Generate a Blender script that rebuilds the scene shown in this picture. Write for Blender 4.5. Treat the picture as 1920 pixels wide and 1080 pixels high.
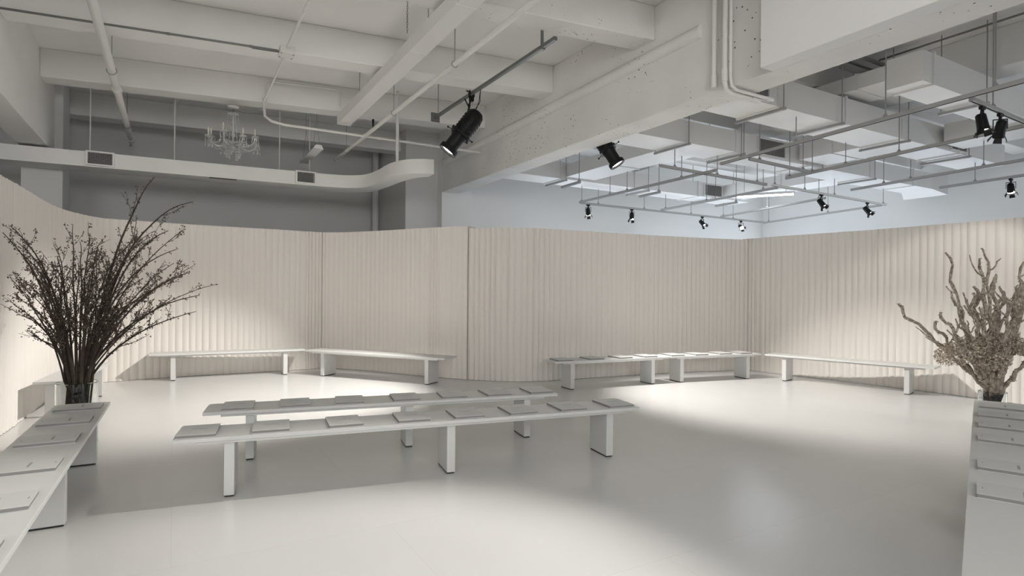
import bpy, bmesh, math, random
from mathutils import Vector, Matrix

for _o in list(bpy.data.objects):
    bpy.data.objects.remove(_o, do_unlink=True)
SC = bpy.context.scene
COL = SC.collection
PI = math.pi
R = math.radians

# ------------------------------------------------------------------ camera
# room axes: +X runs right along the cross beams, +Y runs away along the girders
cam_d = bpy.data.cameras.new('camera')
cam_d.sensor_width = 36.0
cam_d.lens = 36.0 * 1100 / 1920
cam_d.shift_y = 9.0 / 1920
cam_d.clip_end = 100
cam = bpy.data.objects.new('camera', cam_d)
COL.objects.link(cam)
cam.matrix_world = (Matrix.Translation((0, 0, 1.5)) @ Matrix.Rotation(R(-30), 4, 'Z')
                    @ Matrix.Rotation(R(90), 4, 'X') @ Matrix.Rotation(R(0.5), 4, 'Z'))
SC.camera = cam

# ------------------------------------------------------------------ world, large lights, exposure
W = bpy.data.worlds.new('world')
SC.world = W
W.use_nodes = True
W.node_tree.nodes['Background'].inputs[0].default_value = (0.80, 0.86, 1.0, 1)
W.node_tree.nodes['Background'].inputs[1].default_value = 0.3


def area(name, loc, target, sx, sy, power, col):
    d = bpy.data.lights.new(name, 'AREA')
    d.shape = 'RECTANGLE'
    d.size = sx
    d.size_y = sy
    d.energy = power
    d.color = col
    o = bpy.data.objects.new(name, d)
    COL.objects.link(o)
    o.location = loc
    o.rotation_euler = (Vector(target) - Vector(loc)).to_track_quat('-Z', 'Y').to_euler()
    return o


WARM = (1.0, 0.958, 0.905)
NEUT = (1.0, 0.97, 0.935)
COOL = (0.82, 0.90, 1.0)
# fill light added behind the camera, tilted up to brighten the ceiling
for wx, wp in ((-4.2, 250), (0.6, 240)):
    area('window_daylight', (wx, -4.93, 3.35), (wx, 0, 7.0), 2.9, 2.3, wp, (1.0, 0.99, 0.975))
area('window_daylight', (16.83, -2.4, 1.5), (10, -1.0, 1.2), 2.3, 1.7, 95, COOL)  # added cool fill for the right bench, no such window is seen
# cool light inferred behind the screens; its low windows are added, unseen
for wy in (7.4, 10.6):
    area('window_daylight', (16.83, wy, 1.7), (10, wy, 4.0), 2.4, 2.3, 56, COOL)
for wx in (9.0, 13.0):
    area('window_daylight', (wx, 12.63, 1.7), (wx + 2, 6, 4.2), 2.9, 2.3, 84, COOL)

vs = SC.view_settings
vs.view_transform = 'Standard'
vs.look = 'None'
vs.gamma = 1.0
vs.use_curve_mapping = False
vs.exposure = 0.13
try:
    SC.cycles.diffuse_bounces = 5
    SC.cycles.max_bounces = 9
    SC.cycles.sample_clamp_indirect = 6.0
    SC.cycles.caustics_reflective = False
    SC.cycles.caustics_refractive = False
except Exception:
    pass


# ------------------------------------------------------------------ materials
def mat(name, col, rough=0.6, metal=0.0, spec=0.5, noise=None, bump=None, rvar=None, trans=0.0, emit=None, coat=0.0):
    m = bpy.data.materials.new(name)
    m.use_nodes = True
    nt = m.node_tree
    b = nt.nodes['Principled BSDF']
    b.inputs['Base Color'].default_value = (*col, 1)
    b.inputs['Roughness'].default_value = rough
    b.inputs['Metallic'].default_value = metal
    b.inputs['Specular IOR Level'].default_value = spec
    b.inputs['Transmission Weight'].default_value = trans
    b.inputs['Coat Weight'].default_value = coat
    if emit:
        b.inputs['Emission Color'].default_value = (*emit[0], 1)
        b.inputs['Emission Strength'].default_value = emit[1]
    tc = nt.nodes.new('ShaderNodeTexCoord')

    def nz(scale, detail=4):
        n = nt.nodes.new('ShaderNodeTexNoise')
        n.inputs['Scale'].default_value = scale
        n.inputs['Detail'].default_value = detail
        nt.links.new(tc.outputs['Object'], n.inputs['Vector'])
        return n
    if noise:
        sc, amt = noise
        n = nz(sc, 6)
        r = nt.nodes.new('ShaderNodeMapRange')
        r.inputs['From Min'].default_value = 0.3
        r.inputs['From Max'].default_value = 0.7
        r.inputs['To Min'].default_value = 1 - amt
        r.inputs['To Max'].default_value = 1 + amt
        nt.links.new(n.outputs['Fac'], r.inputs['Value'])
        mx = nt.nodes.new('ShaderNodeMix')
        mx.data_type = 'RGBA'
        mx.blend_type = 'MULTIPLY'
        mx.inputs['Factor'].default_value = 1
        mx.inputs['A'].default_value = (*col, 1)
        nt.links.new(r.outputs['Result'], mx.inputs['B'])
        nt.links.new(mx.outputs['Result'], b.inputs['Base Color'])
    if bump:
        sc, st = bump
        n = nz(sc, 5)
        bp = nt.nodes.new('ShaderNodeBump')
        bp.inputs['Strength'].default_value = st
        bp.inputs['Distance'].default_value = 0.02
        nt.links.new(n.outputs['Fac'], bp.inputs['Height'])
        nt.links.new(bp.outputs['Normal'], b.inputs['Normal'])
    if rvar:
        sc, lo, hi = rvar
        n = nz(sc, 6)
        r = nt.nodes.new('ShaderNodeMapRange')
        r.inputs['From Min'].default_value = 0.3
        r.inputs['From Max'].default_value = 0.7
        r.inputs['To Min'].default_value = lo
        r.inputs['To Max'].default_value = hi
        nt.links.new(n.outputs['Fac'], r.inputs['Value'])
        nt.links.new(r.outputs['Result'], b.inputs['Roughness'])
    return m


def concrete(name, col, pit=0.07):
    """painted board-marked concrete with dark pinholes"""
    m = mat(name, col, 0.75, noise=(1.3, 0.06), bump=(9, 0.25))
    nt = m.node_tree
    b = nt.nodes['Principled BSDF']
    tc = [n for n in nt.nodes if n.type == 'TEX_COORD'][0]
    v = nt.nodes.new('ShaderNodeTexVoronoi')
    v.inputs['Scale'].default_value = 15.0
    nt.links.new(tc.outputs['Object'], v.inputs['Vector'])
    n2 = nt.nodes.new('ShaderNodeTexNoise')
    n2.inputs['Scale'].default_value = 1.1
    nt.links.new(tc.outputs['Object'], n2.inputs['Vector'])
    mr = nt.nodes.new('ShaderNodeMapRange')
    mr.inputs['From Min'].default_value = 0.40
    mr.inputs['From Max'].default_value = 0.62
    mr.inputs['To Min'].default_value = 0.0
    mr.inputs['To Max'].default_value = pit
    nt.links.new(n2.outputs['Fac'], mr.inputs['Value'])
    lt = nt.nodes.new('ShaderNodeMath')
    lt.operation = 'LESS_THAN'
    nt.links.new(v.outputs['Distance'], lt.inputs[0])
    nt.links.new(mr.outputs['Result'], lt.inputs[1])
    mx = nt.nodes.new('ShaderNodeMix')
    mx.data_type = 'RGBA'
    nt.links.new(lt.outputs[0], mx.inputs['Factor'])
    src = b.inputs['Base Color'].links[0].from_socket
    nt.links.new(src, mx.inputs['A'])
    mx.inputs['B'].default_value = (0.07, 0.065, 0.06, 1)
    nt.links.new(mx.outputs['Result'], b.inputs['Base Color'])
    return m


M = {}
def floor_mat():
    """worn grey-white floor paint over butted boards"""
    m = bpy.data.materials.new('floor_paint')
    m.use_nodes = True
    nt = m.node_tree
    b = nt.nodes['Principled BSDF']
    b.inputs['Specular IOR Level'].default_value = 0.5
    tc = nt.nodes.new('ShaderNodeTexCoord')

    def nz(scale, detail, stretch=(1, 1, 1)):
        mp = nt.nodes.new('ShaderNodeMapping')
        mp.inputs['Scale'].default_value = stretch
        nt.links.new(tc.outputs['Object'], mp.inputs['Vector'])
        n = nt.nodes.new('ShaderNodeTexNoise')
        n.inputs['Scale'].default_value = scale
        n.inputs['Detail'].default_value = detail
        nt.links.new(mp.outputs['Vector'], n.inputs['Vector'])
        return n

    def rng(sock, a, c, lo, hi):
        r = nt.nodes.new('ShaderNodeMapRange')
        r.inputs['From Min'].default_value = a
        r.inputs['From Max'].default_value = c
        r.inputs['To Min'].default_value = lo
        r.inputs['To Max'].default_value = hi
        nt.links.new(sock, r.inputs['Value'])
        return r.outputs['Result']
    br = nt.nodes.new('ShaderNodeTexBrick')
    br.inputs['Scale'].default_value = 1.0
    br.inputs['Brick Width'].default_value = 2.44
    br.inputs['Row Height'].default_value = 1.22
    br.inputs['Mortar Size'].default_value = 0.004
    br.inputs['Mortar Smooth'].default_value = 0.6
    br.inputs['Color1'].default_value = (1, 1, 1, 1)
    br.inputs['Color2'].default_value = (0.985, 0.985, 0.985, 1)
    br.inputs['Mortar'].default_value = (0.93, 0.93, 0.93, 1)
    nt.links.new(tc.outputs['Object'], br.inputs['Vector'])
    big = rng(nz(.45, 2).outputs['Fac'], 0, 1, .95, 1.05)
    scuff = rng(nz(3.0, 5, (1, .25, 1)).outputs['Fac'], 0, 1, .975, 1.025)
    mu = nt.nodes.new('ShaderNodeMath')
    mu.operation = 'MULTIPLY'
    nt.links.new(big, mu.inputs[0])
    nt.links.new(scuff, mu.inputs[1])
    mx = nt.nodes.new('ShaderNodeMix')
    mx.data_type = 'RGBA'
    mx.blend_type = 'MULTIPLY'
    mx.inputs['Factor'].default_value = 1
    nt.links.new(br.outputs['Color'], mx.inputs['A'])
    nt.links.new(mu.outputs[0], mx.inputs['B'])
    m2 = nt.nodes.new('ShaderNodeMix')
    m2.data_type = 'RGBA'
    m2.blend_type = 'MULTIPLY'
    m2.inputs['Factor'].default_value = 1
    m2.inputs['A'].default_value = (0.605, 0.603, 0.592, 1)
    nt.links.new(mx.outputs['Result'], m2.inputs['B'])
    nt.links.new(m2.outputs['Result'], b.inputs['Base Color'])
    b.inputs['Roughness'].default_value = 0.23
    return m


M['floor'] = floor_mat()
M['ceil'] = mat('ceiling_paint', (0.82, 0.81, 0.79), 0.8, noise=(0.8, 0.03), bump=(6, 0.12))
M['girder'] = concrete('girder_concrete', (0.78, 0.77, 0.75), 0.15)
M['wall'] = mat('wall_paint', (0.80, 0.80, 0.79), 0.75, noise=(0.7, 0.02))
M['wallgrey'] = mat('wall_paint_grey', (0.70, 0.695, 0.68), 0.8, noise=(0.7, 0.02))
M['duct'] = mat('duct_paint', (0.78, 0.77, 0.75), 0.5, noise=(1.5, 0.02))
M['pipe'] = mat('pipe_paint', (0.74, 0.73, 0.70), 0.45)
M['paper'] = mat('pleated_paper', (0.765, 0.73, 0.685), 0.85, spec=0.2)
M['felt'] = mat('screen_end_felt', (0.70, 0.66, 0.61), 0.9)
M['bench'] = mat('bench_lacquer', (0.62, 0.62, 0.61), 0.38, spec=0.4)
M['rubber'] = mat('black_rubber', (0.02, 0.02, 0.02), 0.7)
M['cover'] = mat('book_cover', (0.58, 0.58, 0.57), 0.5)
M['pages'] = mat('book_pages', (0.26, 0.255, 0.25), 0.8)  # darkened: the shaded side of the page edges is put into the colour
M['ink'] = mat('grey_ink', (0.10, 0.10, 0.10), 0.6)
M['black'] = mat('black_metal', (0.006, 0.006, 0.0065), 0.5, spec=0.25)
M['track'] = mat('track_aluminium', (0.40, 0.395, 0.385), 0.45, metal=0.25)
M['steel'] = mat('galvanised_steel', (0.20, 0.20, 0.195), 0.45, metal=0.6)
M['rod'] = mat('threaded_rod', (0.34, 0.335, 0.33), 0.5, metal=0.4)
M['dark'] = mat('dark_void', (0.03, 0.03, 0.03), 0.9)
M['grille'] = mat('grille_metal', (0.30, 0.295, 0.285), 0.6)
M['glass'] = mat('clear_glass', (0.96, 0.98, 0.97), 0.02, trans=1.0)
M['crystal'] = mat('chandelier_crystal', (0.95, 0.95, 0.94), 0.05, trans=0.5)
M['candle'] = mat('candle_sleeve', (0.80, 0.78, 0.68), 0.5)
M['bark'] = mat('dark_bark', (0.055, 0.040, 0.030), 0.8, noise=(30, 0.3))
M['bud'] = mat('dried_blossom', (0.13, 0.105, 0.08), 0.85, noise=(40, 0.3))
M['crust'] = mat('pale_lichen', (0.56, 0.50, 0.425), 0.95, noise=(30, 0.35))
M['lichen'] = mat('lichen_bark', (0.36, 0.305, 0.25), 0.95, noise=(28, 0.55), bump=(45, 0.9))
M['hydra'] = mat('dried_petals', (0.55, 0.47, 0.385), 0.9, noise=(25, 0.35))
M['lens'] = mat('lit_lens', (0.9, 0.9, 0.9), 0.2, emit=((1.0, 0.96, 0.9), 6.0))
M['batten'] = mat('batten_enamel', (0.74, 0.735, 0.72), 0.5)


# ------------------------------------------------------------------ mesh helpers
class MB:
    def __init__(s):
        s.v = []
        s.f = []

    def add(s, vs_, fs):
        b = len(s.v)
        s.v += [tuple(p) for p in vs_]
        s.f += [tuple(b + i for i in f) for f in fs]
        return s

    def box(s, x0, x1, y0, y1, z0, z1, mtx=None):
        p = [Vector(q) for q in ((x0, y0, z0), (x1, y0, z0), (x1, y1, z0), (x0, y1, z0),
                                 (x0, y0, z1), (x1, y0, z1), (x1, y1, z1), (x0, y1, z1))]
        if mtx is not None:
            p = [mtx @ q for q in p]
        return s.add(p, ((0, 3, 2, 1), (4, 5, 6, 7), (0, 1, 5, 4), (1, 2, 6, 5), (2, 3, 7, 6), (3, 0, 4, 7)))

    def bar(s, a, b, w, h, up=(0, 0, 1)):
        a, b, up = Vector(a), Vector(b), Vector(up)
        d = (b - a).normalized()
        r = d.cross(up)
        if r.length < 1e-4:
            r = d.cross(Vector((1, 0, 0)))
        r.normalize()
        u = r.cross(d)
        p = []
        for q in (a, b):
            for i, j in ((-1, -1), (1, -1), (1, 1), (-1, 1)):
                p.append(q + r * (i * w / 2) + u * (j * h / 2))
        return s.add(p, ((0, 1, 2, 3), (7, 6, 5, 4), (0, 4, 5, 1), (1, 5, 6, 2), (2, 6, 7, 3), (3, 7, 4, 0)))

    def tube(s, pts, rad, n=8, cap=True):
        pts = [Vector(p) for p in pts]
        k = len(pts)
        rs = rad if isinstance(rad, (list, tuple)) else [rad] * k
        vs_, fs = [], []
        ref = None
        for i, p in enumerate(pts):
            d = (pts[min(i + 1, k - 1)] - pts[max(i - 1, 0)]).normalized()
            if ref is None:
                ref = d.cross(Vector((0, 0, 1)))
                if ref.length < 1e-3:
                    ref = d.cross(Vector((1, 0, 0)))
            ref = ref - d * ref.dot(d)
            if ref.length < 1e-5:
                ref = d.orthogonal()
            ref.normalize()
            u = d.cross(ref)
            for j in range(n):
                t = 2 * PI * j / n
                vs_.append(p + (ref * math.cos(t) + u * math.sin(t)) * rs[i])
        for i in range(k - 1):
            for j in range(n):
                fs.append((i * n + j, i * n + (j + 1) % n, (i + 1) * n + (j + 1) % n, (i + 1) * n + j))
        if cap:
            fs.append(tuple(range(n))[::-1])
            fs.append(tuple((k - 1) * n + j for j in range(n)))
        return s.add(vs_, fs)

    def lathe(s, prof, n=24, mtx=None):
        vs_, fs = [], []
        for r, z in prof:
            for j in range(n):
                t = 2 * PI * j / n
                q = Vector((r * math.cos(t), r * math.sin(t), z))
                vs_.append(mtx @ q if mtx is not None else q)
        for i in range(len(prof) - 1):
            for j in range(n):
                fs.append((i * n + j, i * n + (j + 1) % n, (i + 1) * n + (j + 1) % n, (i + 1) * n + j))
        if prof[0][0] > 1e-6:
            fs.append(tuple(range(n))[::-1])
        if prof[-1][0] > 1e-6:
            fs.append(tuple((len(prof) - 1) * n + j for j in range(n)))
        return s.add(vs_, fs)

    def octa(s, c, r, sz=1.0, rnd=None):
        c = Vector(c)
        m = Matrix.Identity(3)
        if rnd:
            m = Matrix.Rotation(rnd.uniform(0, 6), 3, 'Z') @ Matrix.Rotation(rnd.uniform(0, 3), 3, 'X')
        p = [c + m @ Vector(q) for q in ((r, 0, 0), (0, r, 0), (-r, 0, 0), (0, -r, 0), (0, 0, r * sz), (0, 0, -r * sz))]
        return s.add(p, ((0, 1, 4), (1, 2, 4), (2, 3, 4), (3, 0, 4), (1, 0, 5), (2, 1, 5), (3, 2, 5), (0, 3, 5)))

    def build(s, name, m, parent=None, smooth=False, bevel=0.0, origin=None):
        me = bpy.data.meshes.new(name)
        vs_ = s.v
        if origin is not None:
            vs_ = [(p[0] - origin[0], p[1] - origin[1], p[2] - origin[2]) for p in vs_]
        me.from_pydata(vs_, [], s.f)
        me.update()
        me.materials.append(M[m])
        if smooth:
            me.polygons.foreach_set('use_smooth', [True] * len(me.polygons))
            me.set_sharp_from_angle(angle=R(42))
        o = bpy.data.objects.new(name, me)
        COL.objects.link(o)
        if origin is not None:
            o.location = origin
        if parent is not None:
            o.parent = parent
        if bevel > 0:
            b = o.modifiers.new('bevel', 'BEVEL')
            b.width = bevel
            b.segments = 2
            b.limit_method = 'ANGLE'
        return o


def tag(o, label, cat, group=None, kind=None):
    if label:
        o['label'] = label
    if cat:
        o['category'] = cat
    if group:
        o['group'] = group
    if kind:
        o['kind'] = kind
    return o


def thing(name, label, cat, loc=(0, 0, 0), rz=0.0, group=None):
    o = bpy.data.objects.new(name, None)
    o.empty_display_size = 0.1
    COL.objects.link(o)
    o.location = loc
    o.rotation_euler = (0, 0, rz)
    return tag(o, label, cat, group)


def copy_tree(o, parent=None):
    c = o.copy()
    COL.objects.link(c)
    c.parent = parent
    for ch in list(o.children):
        copy_tree(ch, c)
    return c


def struct(name, mb, m, label=None, bevel=0.0, smooth=False):
    o = mb.build(name, m, None, smooth, bevel)
    o['kind'] = 'structure'
    if label:
        o['label'] = label
    return o


# ------------------------------------------------------------------ room shell
X0, X1, YF = -7.0, 16.9, -5.0
YB, YB2 = 15.0, 12.7
ZC, ZB, ZG = 5.2, 4.76, 3.8
struct('floor', MB().box(X0 - .3, X1 + .3, YF - .3, YB + .3, -.2, 0), 'floor')
struct('ceiling', MB().box(X0 - .3, X1 + .3, YF - .3, YB + .3, ZC, ZC + .25), 'ceil')
struct('wall_left', MB().box(X0 - .3, X0, YF, YB, 0, ZC), 'wall')
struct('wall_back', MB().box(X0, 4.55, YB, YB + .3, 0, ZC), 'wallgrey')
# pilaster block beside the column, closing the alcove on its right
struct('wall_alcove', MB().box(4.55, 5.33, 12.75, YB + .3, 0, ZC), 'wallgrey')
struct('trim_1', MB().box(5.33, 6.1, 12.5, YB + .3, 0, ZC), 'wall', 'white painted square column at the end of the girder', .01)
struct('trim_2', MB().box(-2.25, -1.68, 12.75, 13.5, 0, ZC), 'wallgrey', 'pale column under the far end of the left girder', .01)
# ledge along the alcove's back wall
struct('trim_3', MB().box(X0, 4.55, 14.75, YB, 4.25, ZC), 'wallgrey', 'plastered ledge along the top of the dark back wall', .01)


def wall_with_holes(name, axis, c0, c1, lo, hi, holes, m):
    """wall slab with rectangular window openings; axis is the direction it runs in"""
    mb = MB()
    xs = sorted({lo, hi} | {h for a in holes for h in a[:2]})
    for a, b in zip(xs[:-1], xs[1:]):
        hole = [h for h in holes if h[0] <= a and h[1] >= b]
        spans = [(0, ZC)] if not hole else [(0, hole[0][2]), (hole[0][3], ZC)]
        for z0, z1 in spans:
            if axis == 'x':
                mb.box(a, b, c0, c1, z0, z1)
            else:
                mb.box(c0, c1, a, b, z0, z1)
    return struct(name, mb, m)


FW = [(wx - 1.5, wx + 1.5, 2.1, 4.6) for wx in (-4.2, 0.6)]  # openings added out of view for the ceiling fill
wall_with_holes('wall_front', 'x', YF - .3, YF, X0, X1, FW, 'wall')
RW = [(wy - 1.25, wy + 1.25, .5, 2.9) for wy in (7.4, 10.6)] + [(-3.6, -1.2, .6, 2.4)]  # unseen openings added for the cool side lights
BW = [(wx - 1.5, wx + 1.5, .5, 2.9) for wx in (9.0, 13.0)]  # likewise added, hidden by the screens
wall_with_holes('wall_right', 'y', X1, X1 + .3, YF, YB2, RW, 'wall')
wall_with_holes('wall_far', 'x', YB2, YB2 + .3, 6.1, X1, BW, 'wall')
n = 0  # frames for the added, unseen windows
for a, b, z0, z1 in BW:
    n += 1
    struct('window_%d' % n, MB().box(a, b, YB2 + .2, YB2 + .26, z0, z0 + .06).box(a, b, YB2 + .2, YB2 + .26, z1 - .06, z1)
           .box(a, a + .06, YB2 + .2, YB2 + .26, z0 + .06, z1 - .06).box(b - .06, b, YB2 + .2, YB2 + .26, z0 + .06, z1 - .06), 'wall')
for a, b, z0, z1 in FW:
    n += 1
    w = struct('window_%d' % n, MB().box(a, b, YF - .28, YF - .22, z0, z0 + .06).box(a, b, YF - .28, YF - .22, z1 - .06, z1)
               .box(a, a + .06, YF - .28, YF - .22, z0 + .06, z1 - .06).box(b - .06, b, YF - .28, YF - .22, z0 + .06, z1 - .06)
               .box((a + b) / 2 - .03, (a + b) / 2 + .03, YF - .28, YF - .22, z0 + .06, z1 - .06), 'wall')
for a, b, z0, z1 in RW:
    n += 1
    w = struct('window_%d' % n, MB().box(X1 + .22, X1 + .28, a, b, z0, z0 + .06).box(X1 + .22, X1 + .28, a, b, z1 - .06, z1)
               .box(X1 + .22, X1 + .28, a, a + .06, z0 + .06, z1 - .06).box(X1 + .22, X1 + .28, b - .06, b, z0 + .06, z1 - .06)
               .box(X1 + .22, X1 + .28, (a + b) / 2 - .03, (a + b) / 2 + .03, z0 + .06, z1 - .06), 'wall')

# girders along Y
o = MB().box(5.33, 5.75, YF, 12.5, ZG, ZC).build('concrete_girder', 'girder', None, False, .015)
tag(o, 'deep pitted concrete girder crossing the room above the benches', None, None, 'structure')
o = MB().box(-2.2, -1.8, YF, 13.4, ZG + .04, ZC).build('concrete_girder', 'ceil', None, False, .012)
tag(o, 'white girder along the left side meeting the wall duct', None, None, 'structure')
o = MB().box(9.8, 10.35, YF, 12.7, 4.66, ZC).build('concrete_girder', 'ceil', None, False, .012)
tag(o, 'shallow concrete girder above the ducts of the right bay', None, None, 'structure')
o = MB().box(5.13, 5.33, YF, 3.9, ZG, ZC).build('soffit_box', 'wall', None, False, .008)
tag(o, 'smooth white boxed soffit built onto the near end of the girder', None, None, 'structure')
# cross beams along X: left bay, then right bay
def beam(xa, ya, xb, yb, w, z0, m, label):
    o = MB().add([(xa, ya, z0), (xb, yb, z0), (xb, yb + w, z0), (xa, ya + w, z0), (xa, ya, ZC), (xb, yb, ZC), (xb, yb + w, ZC), (xa, ya + w, ZC)],
                 ((0, 3, 2, 1), (4, 5, 6, 7), (0, 1, 5, 4), (1, 2, 6, 5), (2, 3, 7, 6), (3, 0, 4, 7))).build('ceiling_beam', m, None, False, .012)
    tag(o, label, None, None, 'structure')


for i, (yl, yr) in enumerate(((1.2, .2), (3.9, 2.9), (6.5, 5.62), (8.9, 7.95), (11.42, 10.35), (13.6, 13.1))):
    lb = ['first', 'second', 'third', 'fourth', 'fifth', 'sixth'][i]
    beam(-1.8, yl, 5.33 if yr < 12.5 else 4.55, yr, .38, ZB, 'girder' if i == 2 else 'ceil', 'white cross beam under the left ceiling, %s from the front windows' % lb)
    beam(-7.0, yl + .7, -2.2, yl, .38, ZB, 'ceil', 'white cross beam beyond the left girder, %s from the front windows' % lb)
    if i in (0, 2, 3, 4):
        beam(5.75, yr, X1, yr, .38, ZB + .05, 'ceil', 'white cross beam above the right bay ducts, %s from the front windows' % lb)


# ------------------------------------------------------------------ pleated paper screens
def catmull(P, step):
    P = [Vector((*p, 0)) for p in P]
    P = [2 * P[0] - P[1]] + P + [2 * P[-1] - P[-2]]
    out = []
    for i in range(1, len(P) - 2):
        a, b, c, d = P[i - 1:i + 3]
        for k in range(24):
            t = k / 24
            out.append(.5 * ((2 * b) + (c - a) * t + (2 * a - 5 * b + 4 * c - d) * t * t + (3 * b - a - 3 * c + d) * t ** 3))
    out.append(P[-2])
    L = [0]
    for p, q in zip(out[:-1], out[1:]):
        L.append(L[-1] + (q - p).length)
    cnt = max(2, round(L[-1] / step))
    res = []
    j = 0
    for k in range(cnt + 1):
        s_ = L[-1] * k / cnt
        while j < len(L) - 2 and L[j + 1] < s_:
            j += 1
        t = (s_ - L[j]) / max(1e-9, L[j + 1] - L[j])
        res.append(out[j].lerp(out[j + 1], min(1, t)))
    return res


def screen(pts, h, label, amps=(.012, .012, .012), pitch=.105, thick=.26, seed=1, ends=(True, True), gathers=()):
    """gathers: (metres along the screen, half width) where the pleats bunch up tightly"""
    rnd = random.Random(seed)
    fine = catmull(pts, .01)
    total = .01 * (len(fine) - 1)
    # pleat boundaries along the length
    cuts = [0.0]
    while cuts[-1] < total - .04:
        p_ = pitch * rnd.uniform(.86, 1.14)
        if any(abs(cuts[-1] - g) < w for g, w in gathers):
            p_ *= .55
        cuts.append(min(total, cuts[-1] + p_))
    cuts[-1] = total
    c = [fine[min(len(fine) - 1, round(q / .01))] for q in cuts]
    root = thing('paper_screen', label, 'screen', (c[0].x, c[0].y, 0), 0, 'pleated paper screens around the room')
    O = Vector((c[0].x, c[0].y, 0))
    nrm = []
    for i in range(len(c)):
        d = (c[min(i + 1, len(c) - 1)] - c[max(0, i - 1)]).normalized()
        nrm.append(Vector((d.y, -d.x, 0)))        # room side
    front, back = [], []
    sub = 6
    for i in range(len(c) - 1):
        u = cuts[i] / total
        a_i = (amps[0] + (amps[1] - amps[0]) * u * 2) if u < .5 else (amps[1] + (amps[2] - amps[1]) * (u * 2 - 1))
        a_i *= rnd.uniform(.65, 1.35)
        if any(abs(cuts[i] - g) < w for g, w in gathers):
            a_i = .026
        sk = rnd.uniform(.35, .65)
        for k in range(sub):
            t = k / sub
            p = c[i].lerp(c[i + 1], t)
            nn = nrm[i].lerp(nrm[i + 1], t).normalized()
            tt = t / (2 * sk) if t < sk else .5 + (t - sk) / (2 * (1 - sk))
            w = math.sin(PI * tt) ** .9 if t > 0 else 0
            front.append(p + nn * (a_i * w) - O)
            back.append(p - nn * (thick + a_i * w) - O)
    front.append(c[-1] - O)
    back.append(c[-1] - nrm[-1] * thick - O)
    k = len(front)

    def sheet(name, line, flip):
        vs_ = [(p.x, p.y, 0.004) for p in line] + [(p.x, p.y, h) for p in line]
        fs = [((i, i + 1, k + i + 1, k + i) if not flip else (i + 1, i, k + i, k + i + 1)) for i in range(k - 1)]
        o = MB().add(vs_, fs).build(name, 'paper', root)
        o.data.polygons.foreach_set('use_smooth', [True] * len(o.data.polygons))
        o.data.set_sharp_from_angle(angle=R(50))
        return o
    sheet('pleated_front', front, False)
    sheet('pleated_back', back, True)
    # honeycomb top: cell walls seen edge on over a recessed web
    vs_ = [(p.x, p.y, h - .02) for p in front] + [(p.x, p.y, h - .02) for p in back]
    MB().add(vs_, [(i, i + 1, k + i + 1, k + i) for i in range(k - 1)]).build('honeycomb_top', 'paper', root)
    for i, sgn in ((0, 1), (-1, -1)):
        if not ends[i]:
            continue
        f, b = front[i], back[i]
        d = (front[1] - front[0]).normalized() if i == 0 else (front[-1] - front[-2]).normalized()
        d = Vector((-nrm[i].y, nrm[i].x, 0))
        e = MB()
        q = f + nrm[i] * .012
        g = b - nrm[i] * .012
        e.bar((q + g) / 2 + Vector((0, 0, .003)), (q + g) / 2 + Vector((0, 0, h + .004)), .012, (q - g).length, up=tuple((q - g).normalized()))
        e.build('end_panel', 'felt', root)
    return root


screen([(-1.62, 3.4), (-1.6, 5.4), (-1.56, 7.0), (-1.5, 8.2), (-1.47, 9.4), (-1.4, 10.4), (-1.2, 11.1), (-.98, 11.48)], 2.64,
       'tall pleated white paper screen curving beside the branch-filled vase and long bench', amps=(.020, .018, .012), seed=1, ends=(True, False))
screen([(-1.03, 11.47), (0, 11.62), (.9, 11.66), (1.7, 11.66), (2.50, 11.72)], 2.64,
       'pleated paper screen behind the lit bench, between the branch vase and the corner fold', amps=(.017, .017, .013), seed=2, ends=(False, False), gathers=((3.38, .14),))
screen([(2.47, 11.76), (2.95, 11.32), (3.4, 10.65), (3.8, 9.95), (4.1, 9.5), (4.38, 9.12)], 2.64,
       'narrow pleated paper screen sweeping forward below the column', amps=(.010, .008, .015), seed=3, ends=(False, True), gathers=((.05, .07), (2.55, .12)))
screen([(4.40, 9.10), (4.9, 8.62), (5.5, 8.4), (6.5, 8.32), (7.8, 8.2), (8.8, 8.06), (9.95, 7.80)], 2.6,
       'bowed pleated paper screen behind the two back benches set with booklets', amps=(.036, .021, .015), seed=4, ends=(True, False), gathers=((5.85, .16),))
screen([(9.925, 7.90), (9.95, 7.7), (10.02, 6.9), (10.2, 5.9), (10.3, 4.6), (10.3, 3.5), (10.25, 1.6)], 2.62,
       'pleated paper screen on the right behind the vase of gnarled branches', amps=(.015, .021, .026), seed=5, ends=(False, True), gathers=((.08, .12),))


# ------------------------------------------------------------------ benches and booklets
BT = .45


def bench(x, y, L, ang, legs, label, wd=.42, group='white benches'):
    """origin at the bench's middle on the floor, length along local x"""
    t = thing('bench', label, 'bench', (x, y, 0), ang, group)
    MB().box(-L / 2, L / 2, -wd / 2, wd / 2, BT - .028, BT).build('seat_board', 'bench', t, False, .003)
    MB().box(-L / 2 + .14, L / 2 - .14, -wd / 2 + .02, wd / 2 - .02, BT - .048, BT - .028).build('under_board', 'bench', t, False, .002)
    for lx in legs:
        lg = MB().box(lx - .035, lx + .035, -wd / 2 + .05, wd / 2 - .05, .012, BT - .048).build('leg', 'bench', t, False, .004)
        MB().box(lx - .03, lx + .03, -wd / 2 + .06, wd / 2 - .06, 0, .012).build('foot_strip', 'rubber', lg)
    return t


def between(a, b, legs_from_ends, label, mid=(), **k):
    a, b = Vector(a), Vector(b)
    d = b - a
    L = d.length
    e0, e1 = legs_from_ends
    return bench((a.x + b.x) / 2, (a.y + b.y) / 2, L, math.atan2(d.y, d.x), [-L / 2 + e0, *mid, L / 2 - e1], label, **k)


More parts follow.
